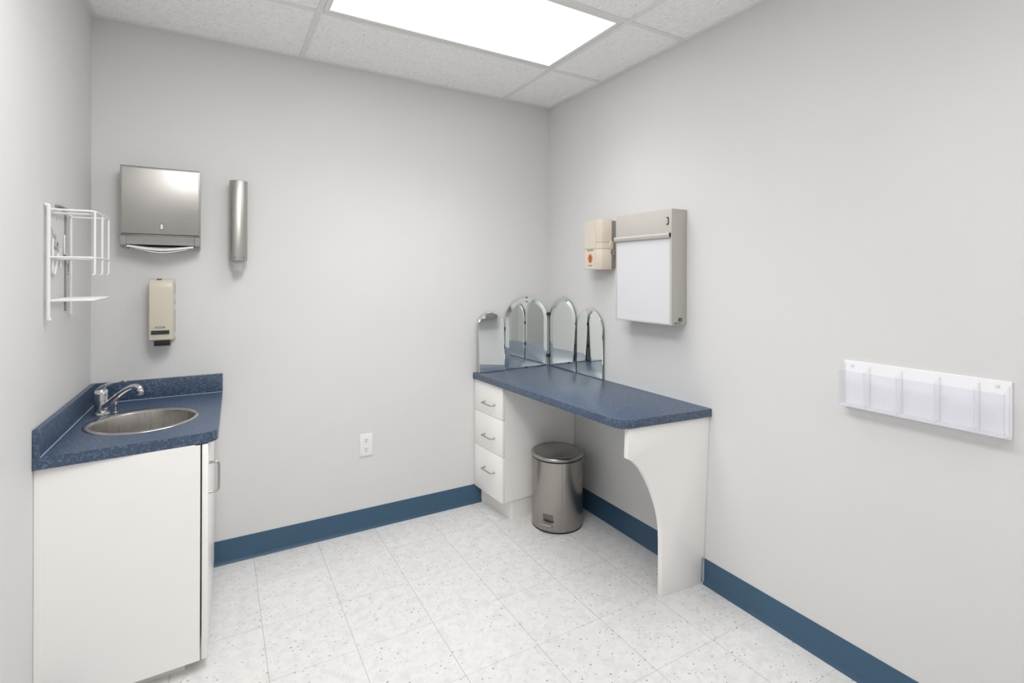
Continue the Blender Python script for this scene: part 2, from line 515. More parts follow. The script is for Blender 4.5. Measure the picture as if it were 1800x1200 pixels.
# slab with an oval cut-out: bridge the outline and the hole
bm = bmesh.new()
nh = 64
hole = [(SX + (SA - .012) * cos(2 * pi * k / nh), SY + (SB - .012) * sin(2 * pi * k / nh)) for k in range(nh)]
def ring(bm, pts, z): 
    vs = [bm.verts.new((x, y, z)) for x, y in pts]
    return vs, [bm.edges.new((vs[i], vs[(i + 1) % len(vs)])) for i in range(len(vs))]
vo, eo = ring(bm, outer, CZ); vh, eh = ring(bm, hole, CZ)
top = bmesh.ops.triangle_fill(bm, use_beauty=True, use_dissolve=False, edges=eo + eh)
fs = [g for g in top['geom'] if isinstance(g, bmesh.types.BMFace)]
ext = bmesh.ops.extrude_face_region(bm, geom=fs)
bmesh.ops.translate(bm, verts=[g for g in ext['geom'] if isinstance(g, bmesh.types.BMVert)], vec=(0, 0, -.038))
bmesh.ops.recalc_face_normals(bm, faces=bm.faces)
obj('slab', bm, M_blue, t)
b = B(); b.box(L + .018, .0215, D - .020, D - .001, CZ, .943, .0015, 2)
obj('backsplash', b, M_blue, t)
b = B(); b.prism([(lx(FY0) + .0015, FY0), (lx(FY0) + .0185, FY0 + .002), (L + .0195, D - .001), (L + .0015, D - .001)], 'z', CZ, .943, .0015, 2)
obj('backsplash', b, M_blue, t)
b = B(); b.tube([(L + .02, D - .0205, CZ), (.0205, D - .0205, CZ)], .0022, 6)
b.tube([(lx(FY0) + .0195, FY0 + .003, CZ), (L + .0205, D - .02, CZ)], .0022, 6)
o = obj('caulk_line', b, M_seam, t); o['label'] = 'pale caulk line'

CB = .045                    # bottom of the sink cabinet
t = thing('sink_cabinet', 'white laminate base cabinet under the sink in the left corner', 'cabinet', (-.25, 2.5, 0))
b = B()
cab = [(lx(2.13) + .0008, 2.118), (-.053, 2.132), (-.034, D - .003), (L + .004, D - .003)]
zc_ = CZ - .0385
def board(p, q_, th):            # upright board from p to q_, thickness th to its left
    d_ = (Vector(q_) - Vector(p)).normalized(); n_ = Vector((-d_.y, d_.x)) * th
    b.prism([p, q_, (q_[0] + n_.x, q_[1] + n_.y), (p[0] + n_.x, p[1] + n_.y)], 'z', CB, zc_)
for i in range(4): board(cab[i], cab[(i + 1) % 4], .016)
b.prism([(cab[0][0] + .002, cab[0][1] + .002), (cab[1][0] - .002, cab[1][1] + .002), (cab[2][0] - .002, cab[2][1] - .002), (cab[3][0] + .002, cab[3][1] - .002)], 'z', CB + .0005, CB + .018)
obj('carcass', b, M_white, t)
b = B(); b.prism([(lx(2.2) + .01, 2.175), (-.100, 2.175), (-.085, D - .01), (L + .006, D - .01)], 'z', 0, CB)
obj('toe_kick', b, M_white2, t)
def dx(y): return -.029 + (y - 2.13) * .023
b = B(); b.prism([(dx(2.13) - .0185, 2.134), (dx(2.13), 2.134), (dx(2.868), 2.868), (dx(2.868) - .0185, 2.868)], 'z', CB, CZ - .042, .0012, 2)
dr = obj('door', b, M_white, t)
b = B()
hy = 2.20
for hz in (.727, .617):
    b.lathe([(.0058, 0), (.0058, .003)], (dx(hy) + .0002, hy, hz), 16, 'x')
b.tube(fillet([(dx(hy), hy, .727), (dx(hy) + .032, hy, .727), (dx(hy) + .032, hy, .617), (dx(hy), hy, .617)], .013), .0045, 12)
h = obj('handle', b, M_nickel, dr); h['label'] = 'satin steel pull handle'

# sink
t = thing('sink', 'oval stainless steel sink set into the blue corner counter', 'sink', (SX, SY, CZ))
IX, IY, IA, IB = SX + .006, SY - .010, .164, .163
seg = 72
def ell(cx, cy, a, bb, z): return [(cx + a * cos(2 * pi * k / seg), cy + bb * sin(2 * pi * k / seg), z) for k in range(seg)]
def loft(loops, capend=True):
    bm = bmesh.new(); prev = None; fs = []
    for lp in loops:
        vs = [bm.verts.new(p) for p in lp]
        if prev:
            for k in range(seg): fs.append(bm.faces.new((prev[k], prev[(k + 1) % seg], vs[(k + 1) % seg], vs[k])))
        prev = vs
    if capend: fs.append(bm.faces.new(prev))
    return bm
loops = [ell(SX, SY, SA, SB, CZ + .0003), ell(SX, SY, SA - .002, SB - .002, CZ + .003), ell(SX, SY, SA - .008, SB - .008, CZ + .0042),
         ell(IX, IY, IA + .008, IB + .008, CZ + .0036), ell(IX, IY, IA + .003, IB + .003, CZ + .003), ell(IX, IY, IA, IB, CZ - .001),]
obj('rim', loft(loops, False), M_sink, t, smooth=50)
loops = [ell(IX, IY, IA, IB, CZ - .001), ell(IX, IY, IA - .002, IB - .002, CZ - .010), ell(IX, IY, IA - .008, IB - .008, CZ - .10),
         ell(IX, IY, IA - .016, IB - .016, CZ - .135), ell(IX, IY, IA - .035, IB - .035, CZ - .152), ell(IX, IY, IA - .07, IB - .07, CZ - .160),
         ell(IX, IY, .045, .045, CZ - .164)]
obj('basin', loft(loops), M_basin, t, smooth=50)
b = B(); b.lathe([(.042, 0), (.042, .003), (.036, .004), (.030, .001), (0, .001)], (IX, IY, CZ - .1638), 40)
obj('drain', b, M_chrome, t)
# faucet
fx, fy = -.411, 2.632
t = thing('faucet', 'chrome single lever faucet behind the oval sink', 'faucet', (fx, fy, CZ))
b = B(); b.lathe([(.0305, 0), (.0305, .004), (.027, .008), (.0245, .010)], (fx, fy, CZ + .0002), 40)
obj('base_ring', b, M_chrome, t)
b = B(); b.lathe([(.0225, .008), (.0228, .020), (.0232, .055), (.0228, .0595)], (fx, fy, CZ), 40)
obj('body', b, M_chrome, t)
b = B(); b.lathe([(.0240, .060), (.0240, .0625), (.0236, .064), (.0236, .085), (.0225, .094), (.018, .102), (.009, .107), (0, .108)], (fx, fy, CZ), 40)
obj('cap', b, M_chrome, t)
e = Vector((.72, -.69, 0))
def fp(d, z): v = Vector((fx, fy, CZ + z)) + e * d; return v
b = B()
pts = [fp(.010, .030), fp(.022, .034), fp(.060, .062), fp(.100, .092), fp(.135, .113), fp(.162, .123), fp(.182, .125), fp(.196, .121), fp(.199, .110)]
b.tube(fillet(pts, .02, 4), [.0125 - .0025 * min(1, i / 25) for i in range(len(fillet(pts, .02, 4)))], 16)
sp = obj('spout', b, M_chrome, t, smooth=50)
b = B(); b.lathe([(.0115, -.020), (.0125, -.018), (.0125, -.002), (.011, 0)], tuple(fp(.199, .112)), 24)
obj('aerator', b, M_chrome, sp)
b = B()
lp = [fp(-.016, .090), fp(.004, .108), fp(.035, .124), (fp(.075, .134)), fp(.100, .138)]
side = Vector((.69, .72, 0))
widths = [.018, .019, .015, .011, .009]; ths = [.009, .010, .007, .005, .004]
rings = []
for p, w, th in zip(lp, widths, ths):
    rr = []
    for k in range(16):
        a = 2 * pi * k / 16
        rr.append(b.bm.verts.new(Vector(p) + side * w * cos(a) + Vector((0, 0, th * sin(a)))))
    rings.append(rr)
for A, C_ in zip(rings, rings[1:]):
    for k in range(16): b.bm.faces.new((A[k], A[(k + 1) % 16], C_[(k + 1) % 16], C_[k]))
b.bm.faces.new(rings[0][::-1]); b.bm.faces.new(rings[-1])
bmesh.ops.recalc_face_normals(b.bm, faces=b.bm.faces)
lv = obj('lever', b, M_chrome, t, smooth=60)
b = B(); b.tube([fp(.100, .1375), fp(.122, .146)], [.0055, .0065], 14)
obj('lever_grip', b, M_chrome, lv)
b = B(); b.tube([(fx + .045, fy + .012, CZ), (fx + .045, fy + .012, CZ + .035)], .0028, 10); b.lathe([(.0055, 0), (.0065, .004), (.0055, .009), (0, .010)], (fx + .045, fy + .012, CZ + .033), 16)
b.lathe([(.009, 0), (.009, .002), (.004, .004)], (fx + .045, fy + .012, CZ + .0002), 16)
obj('plunger_rod', b, M_chrome, t)

# ------------------------------------------------------------------ paper towel dispenser
px0, px1, py0 = -.373, -.073, 2.782
t = thing('paper_towel_dispenser', 'square brushed steel paper towel dispenser high on the back wall', 'dispenser', (-.223, D, 1.545))
b = B()
b.prism([(py0 + .006, 1.905), (py0 + .006, 1.606), (py0 + .022, 1.594), (D, 1.594), (D, 1.910), (py0 + .010, 1.910)], 'x', px0, px1, .0015, 2)
# cheeks either side of the paper mouth
for xa, xb in ((px0, px0 + .022), (px1 - .022, px1)):
    b.prism([(py0 + .004, 1.600), (py0 + .006, 1.560), (py0 + .014, 1.549), (D, 1.545), (D, 1.600)], 'x', xa, xb, .0015, 1)
obj('housing', b, M_steel, t)
b = B()
fr = [(px0 + .004, 1.611), (px1 - .004, 1.611), (px1 - .004, 1.903), (px0 + .004, 1.903)]
b.prism(fr, 'y', py0, py0 + .0065, .003, 3)
cv = obj('front_cover', b, M_steel, t)
b = B()
kp = [(-.226, 1.632), (-.216, 1.632), (-.216, 1.650)] + [(-.221 + .005 * cos(a * pi / 6), 1.650 + .005 * sin(a * pi / 6)) for a in range(1, 6)] + [(-.226, 1.650)]
b.prism(kp, 'y', py0 - .0014, py0 + .001)
b.box(-.2225, -.2195, py0 - .0018, py0, 1.636, 1.650)
ls = obj('lock_slot', b, M_outlet, cv)
b = B(); b.prism([(-.221 + (x + .221) * 1.28, 1.643 + (z - 1.643) * 1.15) for x, z in kp], 'y', py0 - .0009, py0 + .001)
obj('slot_rim', b, M_black, ls)
b = B(); b.prism([(py0 - .0001, 1.6115), (py0 + .014, 1.594), (py0 + .020, 1.596), (py0 + .008, 1.613)], 'x', px0 + .004, px1 - .004, .0008, 1)
obj('sloped_lip', b, M_steel, t)
b = B(); b.box(px0 + .006, px1 - .006, py0 + .0015, py0 + .004, 1.6065, 1.6105)  # black strip paints the dark shade line under the cover
obj('shadow_strip', b, M_black, t)
b = B(); b.prism([(py0 + .0090, 1.5965), (py0 + .0130, 1.5610), (py0 + .0155, 1.5610), (py0 + .0120, 1.5975)], 'x', px0 + .022, px1 - .022, .0006, 1)
obj('front_flange', b, M_steel, t)
b = B(); b.box(px0 + .022, px1 - .022, py0 + .05, py0 + .053, 1.556, 1.594)  # near-black sheet paints the shade inside the paper mouth
obj('throat_shade', b, M_dark, t)
# folded towels in its mouth
bm = bmesh.new()
n = 24
def towel(bm, xa, xb, yf, zc, sag, th):
    rows = []
    for i in range(n + 1):
        u = i / n; x = xa + (xb - xa) * u; s_ = sin(pi * u) ** 1.3
        z = zc - sag * s_ ; y = yf - .010 * s_
        rows.append([bm.verts.new(p) for p in ((x, y, z), (x, y, z + th), (x, D - .03, z + th + .010 + sag * .4 * s_), (x, D - .03, z + .010 + sag * .4 * s_))])
    for A, C_ in zip(rows, rows[1:]):
        for k in range(4): bm.faces.new((A[k], A[(k + 1) % 4], C_[(k + 1) % 4], C_[k]))
    bm.faces.new(rows[0]); bm.faces.new(rows[-1][::-1])
towel(bm, px0 + .024, px1 - .026, py0 + .006, 1.550, .016, .007)
bmesh.ops.recalc_face_normals(bm, faces=bm.faces)
t = tag(obj('paper_towels', bm, M_paper, loc=(-.223, 2.82, 1.54), smooth=50), 'folded white paper towels hanging from the mouth of the steel wall dispenser', 'paper towels')
bm = bmesh.new(); towel(bm, px0 + .052, px1 - .050, py0 + .010, 1.541, .016, .004); bmesh.ops.recalc_face_normals(bm, faces=bm.faces)
obj('lower_sheet', bm, M_paper, t, smooth=50)

# ------------------------------------------------------------------ cup dispenser
ccx, ccy = .086, 2.836
t = thing('cup_dispenser', 'tall tubular stainless steel cup dispenser on the back wall', 'dispenser', (ccx, D, 1.496))
b = B(); b.lathe([(.0385, 1.496), (.0400, 1.4965), (.0400, 1.884), (.0385, 1.8865), (.036, 1.887), (0, 1.888)], (ccx, ccy, 0), 56, close=False)
b.lathe([(.0385, 1.496), (.030, 1.4965), (.030, 1.51)], (ccx, ccy, 0), 56, close=False)
tb = obj('tube', b, M_steel, t, smooth=40)
b = B(); b.box(ccx - .02, ccx + .02, D - .012, D, 1.50, 1.88)
obj('wall_bracket', b, M_nickel, t)
for a in (-112, -58):
    b = B(); q = (ccx + .040 * cos(radians(a)), ccy + .040 * sin(radians(a)), 1.511)
    b.lathe([(.0028, 0), (.0028, .001), (0, .0015)], (0, 0, 0), 12)
    bmesh.ops.transform(b.bm, matrix=Matrix.Translation(q) @ Matrix.Rotation(radians(a), 4, 'Z') @ Matrix.Rotation(radians(90), 4, 'Y'), verts=b.bm.verts)
    obj('screw', b, M_brass, t)
b = B(); b.lathe([(.0255, 1.445), (.0265, 1.446), (.0295, 1.53), (.0287, 1.53), (.0257, 1.4475), (0, 1.4475)], (ccx, ccy, 0), 40, close=False)
b.lathe([(.0255, 1.445), (0, 1.4455)], (ccx, ccy, 0), 40, close=False)
tag(obj('plastic_cup', b, M_cup, loc=(ccx, ccy, 1.445), smooth=40), 'clear plastic cup poking out of the steel tube dispenser', 'cup')

# ------------------------------------------------------------------ soap dispenser
t = thing('soap_dispenser', 'aged beige soap dispenser with black push bar below the towel dispenser', 'soap dispenser', (-.222, D, 1.11))
sx0, sx1 = -.268, -.178
b = B()
prof = [(2.868, 1.408), (2.815, 1.408), (2.797, 1.402), (2.785, 1.388), (2.780, 1.368), (2.782, 1.20), (2.786, 1.131), (2.792, 1.1265), (2.868, 1.1265)]
b.prism(prof, 'x', sx0, sx1, .005, 3)
cov = obj('cover', b, M_beige, t)
b = B(); b.prism([(sx0 + .004, 1.122), (sx1 + .003, 1.122), (sx1 + .006, 1.13), (sx1 + .004, 1.408), (sx0 + .004, 1.408)], 'y', 2.868, D, .002, 2)
obj('back_plate', b, M_beige2, t)
b = B()
b.prism([(2.868, 1.135), (2.868, 1.395), (2.845, 1.395), (2.845, 1.135)], 'x', sx1 - .001, sx1 + .0032, .001, 1)
obj('side_strip', b, M_beige2, t)
for za, zb in ((1.338, 1.386), (1.290, 1.312), (1.165, 1.262)):
    b = B(); b.box(sx1 + .003, sx1 + .0038, 2.850, 2.861, za, zb)
    obj('side_slot', b, M_text_k, t)
b = B(); b.box(-.2595, -.191, 2.7805, 2.79, 1.157, 1.174, .0008, 1)
obj('window', b, M_smoke, cov)
b = B(); b.box(-.240, -.222, 2.7965, 2.806, 1.4015, 1.4065)
bmesh.ops.rotate(b.bm, cent=(-.231, 2.801, 1.404), matrix=Matrix.Rotation(radians(20), 3, 'X'), verts=b.bm.verts)
obj('latch_slot', b, M_text_k, cov)
b = B(); b.prism([(2.790, 1.1275), (2.782, 1.1275), (2.784, 1.106), (2.790, 1.103), (2.850, 1.108), (2.850, 1.1275)], 'x', -.249, -.188, .0015, 2)
obj('push_bar', b, M_black, t)
text('logo', 'ECOLAB', .0125, (-.226, 2.7804, 1.1885), (1, 0, 0), (0, 0, 1), M_text_b, cov, .036)

# ------------------------------------------------------------------ wall outlet
t = thing('wall_outlet', 'white double electrical outlet low on the back wall', 'outlet', (.724, D, .475))
b = B(); b.box(.688, .760, D - .0055, D, .4125, .5375, .0025, 3)
pl = obj('cover_plate', b, M_outlet, t)
for zc in (.5015, .4515):
    b = B()
    pts = [(.724 + .0165 * cos(a), zc + .0145 * sin(a)) for a in [2 * pi * k / 32 for k in range(32)]]
    pts = [(max(.724 - .0148, min(.724 + .0148, x)), z) for x, z in pts]
    b.prism(pts, 'y', D - .0075, D - .005, .0006, 1)
    so = obj('socket', b, M_outlet, t)
    b = B()
    b.box(.7165, .7195, D - .0077, D - .007, zc - .0015, zc + .0075); b.box(.7285, .731, D - .0077, D - .007, zc - .0005, zc + .007)
    b.lathe([(.0031, 0), (.0031, .0007)], (.724, D - .0077, zc - .0075), 14, 'y')
    obj('slots', b, M_text_k, so)
b = B(); b.lathe([(.0028, 0), (.0028, .0012)], (.724, D - .0068, .4765), 14, 'y')
obj('screw', b, M_outlet, t)

# ------------------------------------------------------------------ wire rack on the left wall
t = thing('wire_rack', 'white wire glove box rack on the left wall above the sink', 'rack', (lx(2.35), 2.35, 1.275))
xo = -.365
yA, yB = 2.212, 2.487
for y in (yA, yB):
    b = B(); xw = lx(y)
    b.tube(fillet([(xw + .003, y, 1.655), (xw + .012, y, 1.655), (xw + .012, y, 1.276), (xw + .020, y, 1.276)], .006, 4), .0058 if y == yA else .0046, 10)
    obj('upright', b, M_wire, t)
b = B(); b.box(lx(yB) + .0002, lx(yB) + .004, yB - .031, yB - .024, 1.29, 1.655)
o = obj('wall_strip', b, M_bracket, t); o['label'] = 'dark metal backing strip'
def loop(z, extra=False):
    b = B()
    pts = [(lx(yA) + .012, yA, z), (xo, yA, z), (xo, yB, z), (lx(yB) + .012, yB, z)]
    b.tube(fillet(pts, .022, 6), .0038, 10)
    return b
b = loop(1.641); b.tube([(lx(yA) + .012, yA, 1.645), (lx(yB) + .012, yB, 1.645)], .0036, 8)
b.tube([(lx(2.3) + .020, 2.235, 1.631), (xo, 2.235, 1.632)], .003, 8)
obj('top_loop', b, M_wire, t)
b = loop(1.483); b.tube([(lx(yA) + .012, yA, 1.483), (lx(yB) + .012, yB, 1.483)], .0036, 8)
for k in (1, 2): b.tube([(lx(2.3) + .012, yA + k * .09, 1.480), (xo, yA + k * .09, 1.480)], .003, 8)
obj('middle_loop', b, M_wire, t)
b = loop(1.338); b.tube([(lx(yA) + .012, yA, 1.338), (lx(yB) + .012, yB, 1.338)], .0036, 8)
for k in (1, 2, 3, 4, 5): b.tube([(lx(2.3) + .012, yA + k * .046, 1.340), (xo, yA + k * .046, 1.340)], .0028, 8)
obj('bottom_shelf', b, M_wire, t)
for y in (2.218, 2.345, 2.468):
    b = B(); b.tube(fillet([(xo, y, 1.641), (xo, y, 1.427), (xo - .006, y, 1.424)], .004, 3), .0036, 10)
    obj('front_wire', b, M_wire, t)
xw = lx(2.3) + .006
for nm, pts, r, f_ in (('spring_clip', [(xw, 2.295, 1.54), (xw, 2.286, 1.548), (xw, 2.284, 1.43), (xw + .002, 2.30, 1.424), (xw + .002, 2.345, 1.50)], .0034, .008),
                       ('wire_hook', [(xw, 2.375, 1.520), (xw, 2.378, 1.48), (xw, 2.385, 1.45)], .003, .01),
                       ('wire_hook', [(xw, 2.445, 1.568), (xw, 2.438, 1.568), (xw, 2.438, 1.50), (xw, 2.455, 1.50)], .003, .006),
                       ('wire_hook', [(xw, 2.505, 1.47), (xw, 2.515, 1.44), (xw, 2.508, 1.428), (xw, 2.495, 1.432)], .003, .006),
                       ('wire_hook', [(xw, 2.235, 1.640), (xw, 2.235, 1.630), (xw, 2.235, 1.620)], .0034, .004)):
    b = B(); b.tube(fillet(pts, f_, 4), r, 8); obj(nm, b, M_wire, t)
b = B(); b.tube([(xw - .002, 2.345 + .018 * cos(a * pi / 12), 1.527 + .012 * sin(a * pi / 12)) for a in range(24)], .0024, 8, True)
b.tube([(xw - .003, 2.335, 1.545), (xw - .003, 2.335, 1.565)], .0018, 6)
b.tube([(xw - .004, 2.235, 1.622), (xw - .004, 2.325, 1.552)], .0008, 6)
b.lathe([(.003, 0), (.003, .002), (0, .003)], (lx(2.36), 2.352, 1.622), 12, 'x')
o = obj('hanging_ring', b, M_greywire, t); o['label'] = 'grey bare metal ring and wire'
b = B(); b.box(lx(2.45) + .0003, lx(2.45) + .012, 2.335, 2.475, 1.664, 1.669)
o = obj('top_plate', b, M_bracket, t); o['label'] = 'thin dark strip at the top'

# ------------------------------------------------------------------ desk along the right wall
DZT = .820
t = thing('desk', 'long navy blue desk top on a curved white end panel along right wall', 'desk', (1.7, 2.2, 0))
dk = fil2([(1.386, D - .0015), (1.457, 1.600), (R - .0015, 1.553), (R - .0015, D - .0015)], [0, .062, 0, 0], 10)
b = B(); b.prism(dk, 'z', DZT - .036, DZT, .0012, 2)
obj('desk_top', b, M_blue, t)
b = B(); b.tube([(1.39, D - .002, DZT), (R - .003, D - .002, DZT), (R - .002, 1.56, DZT)], .0018, 6)
o = obj('caulk_line', b, M_seam, t); o['label'] = 'pale caulk line'
arc = []
pan = [(R - .001, .784), (1.502, .784), (1.502, .652)]
for x, z in ((1.525, .642), (1.555, .617), (1.580, .589), (1.605, .553), (1.630, .510), (1.650, .468), (1.668, .425), (1.682, .385), (1.692, .345), (1.699, .30), (1.703, .25)):
    pan.append((x, z))
pan += [(1.708, .12), (1.711, 0), (R - .017, 0), (R - .0165, .118), (R - .0015, .121)]
def lean(x, y, z): return (x, y + (R - x) * .085 + .030 * (1 - z / .784), z)
b = B(); b.prism(pan, 'y', 1.566, 1.590, .0015, 2, fn=lean)
obj('end_panel', b, M_white, t)

# drawer cabinet
t = thing('drawer_cabinet', 'white three drawer cabinet under the far end of the blue desk', 'cabinet', (1.68, 2.72, 0))
q = [(1.419, D - .003), (1.4395, 2.557), (R - .003, 2.586), (R - .003, D - .003)]
b = B(); b.prism(q, 'z', .113, DZT - .0365, .001, 1)
obj('carcass', b, M_white, t)
b = B(); b.prism([(1.462, D - .016), (1.494, 2.566), (R - .016, 2.594), (R - .016, D - .016)], 'z', 0, .113)
b.prism([(1.447, D - .003), (1.449, D - .020), (1.466, D - .020), (1.466, D - .003)], 'z', 0, .113)
obj('toe_kick', b, M_white2, t)
for za, zb, hz in ((.592, .7815, .663), (.379, .589, .467), (.113, .376, .266)):
    b = B(); b.prism([(1.400, D - .006), (1.4205, 2.555), (1.4390, 2.5562), (1.4185, D - .005)], 'z', za, zb, .0012, 2)
    d = obj('drawer', b, M_white, t)
    b = B()
    ya, yb = 2.752, 2.640
    def fxy(y): return 1.400 + (D - .006 - y) * .0644
    b.tube(fillet([(fxy(ya), ya, hz), (fxy(ya) - .027, ya, hz - .002), (fxy(yb) - .027, yb, hz - .002), (fxy(yb), yb, hz)], .010, 5), .0042, 12)
    for y in (ya, yb): b.lathe([(.0062, -.003), (.0062, .0)], (fxy(y), y, hz), 16, 'x')
    h = obj('handle', b, M_nickel, d); h['label'] = 'satin steel pull handle'

# ------------------------------------------------------------------ trash can
tcx, tcy, tr = 1.709, 2.417, .146
t = thing('trash_can', 'round stainless steel pedal trash can beneath the desk', 'trash can', (tcx, tcy, 0))
b = B(); b.lathe([(tr - .006, 0), (tr + .0005, .001), (tr + .0005, .008), (tr - .002, .009)], (tcx, tcy, 0), 72)
obj('base_ring', b, M_black, t)
b = B(); b.lathe([(tr - .001, .008), (tr, .009), (tr, .388), (tr - .004, .391)], (tcx, tcy, 0), 96)
bd = obj('body', b, M_can, t)
b = B(); b.lathe([(tr - .004, .389), (tr + .003, .390), (tr + .003, .396), (tr - .004, .397)], (tcx, tcy, 0), 96)
obj('rim_gasket', b, M_black, t)
b = B(); b.lathe([(tr + .001, .396), (tr + .0055, .398), (tr + .0068, .404), (tr + .005, .411), (tr - .002, .4165), (tr - .012, .4175), (tr - .020, .4155),
                  (tr - .030, .4175), (tr - .055, .424), (tr - .09, .430), (tr - .125, .433), (0, .434)], (tcx, tcy, 0), 96)
obj('lid', b, M_lid, t, smooth=60)
ang = radians(-146)
fd = Vector((cos(ang), sin(ang), 0)); sd = Vector((-fd.y, fd.x, 0))
cc = Vector((tcx, tcy, 0))
b = B()
def ped(o_, s_, z): return cc + fd * o_ + sd * s_ + Vector((0, 0, z))
for s_ in (-.012, .012): b.tube([ped(tr - .003, s_, .060), ped(tr + .026, s_, .055)], .004, 8)
pd = B()
b2 = b.tube([ped(tr + .026, -.036, .055), ped(tr + .026, .036, .055)], .0080, 14)
obj('pedal', b, M_can, t)
b = B()
vs = []
for za, zb in ((.060, .102),):
    for s_ in (-.030, -.015, 0, .015, .030):
        a_ = s_ / tr
        d_ = fd * cos(a_) + sd * sin(a_)
        vs.append((cc + d_ * (tr + .0012) + Vector((0, 0, za)), cc + d_ * (tr + .0012) + Vector((0, 0, zb))))
for (a0, a1), (c0, c1) in zip(vs, vs[1:]): b.quad(a0, c0, c1, a1)
bmesh.ops.solidify(b.bm, geom=b.bm.faces[:], thickness=.001)
pp = obj('pedal_plate', b, M_can, t)
b = B(); sdir = fd * cos(.55) + sd * sin(.55)
b.box(-.0006, .0006, -.0006, .0012, .012, .386)
bmesh.ops.transform(b.bm, matrix=Matrix.Translation(cc + sdir * tr), verts=b.bm.verts)
obj('seam', b, M_nickel, bd)

# ------------------------------------------------------------------ folding mirror in the corner
t = thing('folding_mirror', 'four panel folding mirror with arched tops standing in the desk corner', 'mirror', (1.93, 2.85, DZT))
def arch(u0, u1, z0, zs, zt, inset=0, n=22):
    u0 += inset; u1 -= inset; z0 += inset * .25; zt -= inset
    c, a = (u0 + u1) / 2, (u1 - u0) / 2
    pts = [(u0, z0), (u1, z0)]
    for k in range(n + 1):
        th = pi * k / n
        pts.append((c + a * cos(th), zs + (zt - zs) * sin(th)))
    return pts
def mirror_panel(wall, u0, u1, zs, zt, bev, lean=0):
    """wall 'back': u is x, faces -y; wall 'right': u is y, faces -x"""
    def P(u, d, z):           # d = distance out from the front plane toward the wall
        if lean: d -= (zt - z) * lean
        return (u, 2.862 + d, z) if wall == 'back' else (1.946 + d, u, z)
    z0 = DZT + .0015
    bm = bmesh.new()
    A = arch(u0, u1, z0, zs, zt); I = arch(u0, u1, z0, zs, zt, bev)
    va = [bm.verts.new(P(u, .0030, z)) for u, z in A]
    vi = [bm.verts.new(P(u, 0, z)) for u, z in I]
    bm.faces.new(vi)
    bmesh.ops.recalc_face_normals(bm, faces=bm.faces)
    # the face must look away from the wall
    f = bm.faces[:][0]; f.normal_update()
    want = Vector((0, -1, 0)) if wall == 'back' else Vector((-1, 0, 0))
    if f.normal.dot(want) < 0: f.normal_flip()
    for v in va: bm.verts.remove(v)
    p = obj('mirror_panel', bm, M_mirror, t, smooth=0)
    bm = bmesh.new()
    va = [bm.verts.new(P(u, .0025, z)) for u, z in A]; vi = [bm.verts.new(P(u, 0, z)) for u, z in I]
    n_ = len(A)
    for k in range(n_): bm.faces.new((va[k], va[(k + 1) % n_], vi[(k + 1) % n_], vi[k]))
    bmesh.ops.recalc_face_normals(bm, faces=bm.faces)
    obj('bevelled_border', bm, M_bevel, p, smooth=0)
    ax, y0_ = ('y', 2.862) if wall == 'back' else ('x', 1.946)
    fn = (lambda x, y, z: (x, y - (zt - z) * lean, z)) if lean else None
    b = B(); b.prism(A, ax, y0_ + .0025, y0_ + .0060, fn=fn)
    obj('glass_edge', b, M_edge, p, smooth=0)
    A2 = arch(u0 + .003, u1 - .003, z0, zs, zt - .003)
    b = B(); b.prism(A2, ax, y0_ + .006, y0_ + .010, fn=fn)
    obj('backing_board', b, M_back, p, smooth=0)
mirror_panel('back', 1.408, 1.598, 1.100, 1.196, .006, .072)
mirror_panel('back', 1.611, 1.937, 1.140, 1.286, .028)
mirror_panel('right', 2.560, 2.858, 1.140, 1.290, .026)
mirror_panel('right', 2.298, 2.549, 1.105, 1.229, .006)
for (x, y, z) in ((1.943, 2.860, 1.17), (1.943, 2.860, .888)):
    b = B(); b.box(x - .009, x + .001, y - .0005, y + .003, z - .010, z + .010, .0006, 1); b.box(x + .0025, x + .006, y - .010, y - .002, z - .010, z + .010, .0006, 1)
    b.tube([(x + .001, y - .001, z - .012), (x + .001, y - .001, z + .012)], .0026, 10)
    obj('hinge', b, M_brass, t)
for z in (1.085, .93):
    b = B(); b.tube([(1.6045, 2.864, z - .014), (1.6045, 2.864, z + .014)], .003, 10); b.box(1.600, 1.612, 2.8605, 2.866, z - .009, z + .009, .0006, 1)
    obj('hinge', b, M_brass, t)
    b = B(); b.tube([(1.949, 2.5545, z - .014), (1.949, 2.5545, z + .014)], .003, 10); b.box(1.9445, 1.950, 2.5485, 2.5605, z - .009, z + .009, .0006, 1)
    obj('hinge', b, M_brass, t)
for u, z in ((1.772, 1.284), (1.772, 1.257), (1.772, DZT + .004)):
    b = B(); b.box(u - .006, u + .006, 2.8585, 2.8665, z - .0035, z + .0035, .0008, 1)
    obj('clip', b, M_brass, t)

# ------------------------------------------------------------------ sharps container cabinet
t = thing('sharps_container', 'cream plastic sharps container with orange label left of the light box', 'sharps container', (R, 2.29, 1.465))
prof = fil2([(1.864, 2.375), (1.864, 2.262), (1.879, 2.229), (1.930, 2.200), (1.930, 2.375)], [.006, .006, .004, .006, 0], 3)
b = B(); b.prism(prof, 'z', 1.465, 1.582, .0012, 2); lower = obj('lower_shell', b, M_cream, t)
b = B(); b.prism(prof, 'z', 1.5835, 1.619, .0006, 1); obj('middle_band', b, M_cream, t)
b = B(); b.prism(prof, 'z', 1.620, 1.748, .003, 3); obj('upper_shell', b, M_cream, t)
b = B(); b.box(1.8632, 1.8642, 2.266, 2.368, 1.590, 1.738); o = obj('front_panel', b, M_cream_face, t)
b = B(); b.box(1.8632, 1.8642, 2.266, 2.368, 1.470, 1.5815); obj('front_panel', b, M_cream_face, t)
b = B(); b.box(1.930, R, 2.207, 2.37, 1.470, 1.742, .001, 1); o = obj('wall_bracket', b, M_bracket, t); o['label'] = 'grey metal wall bracket'
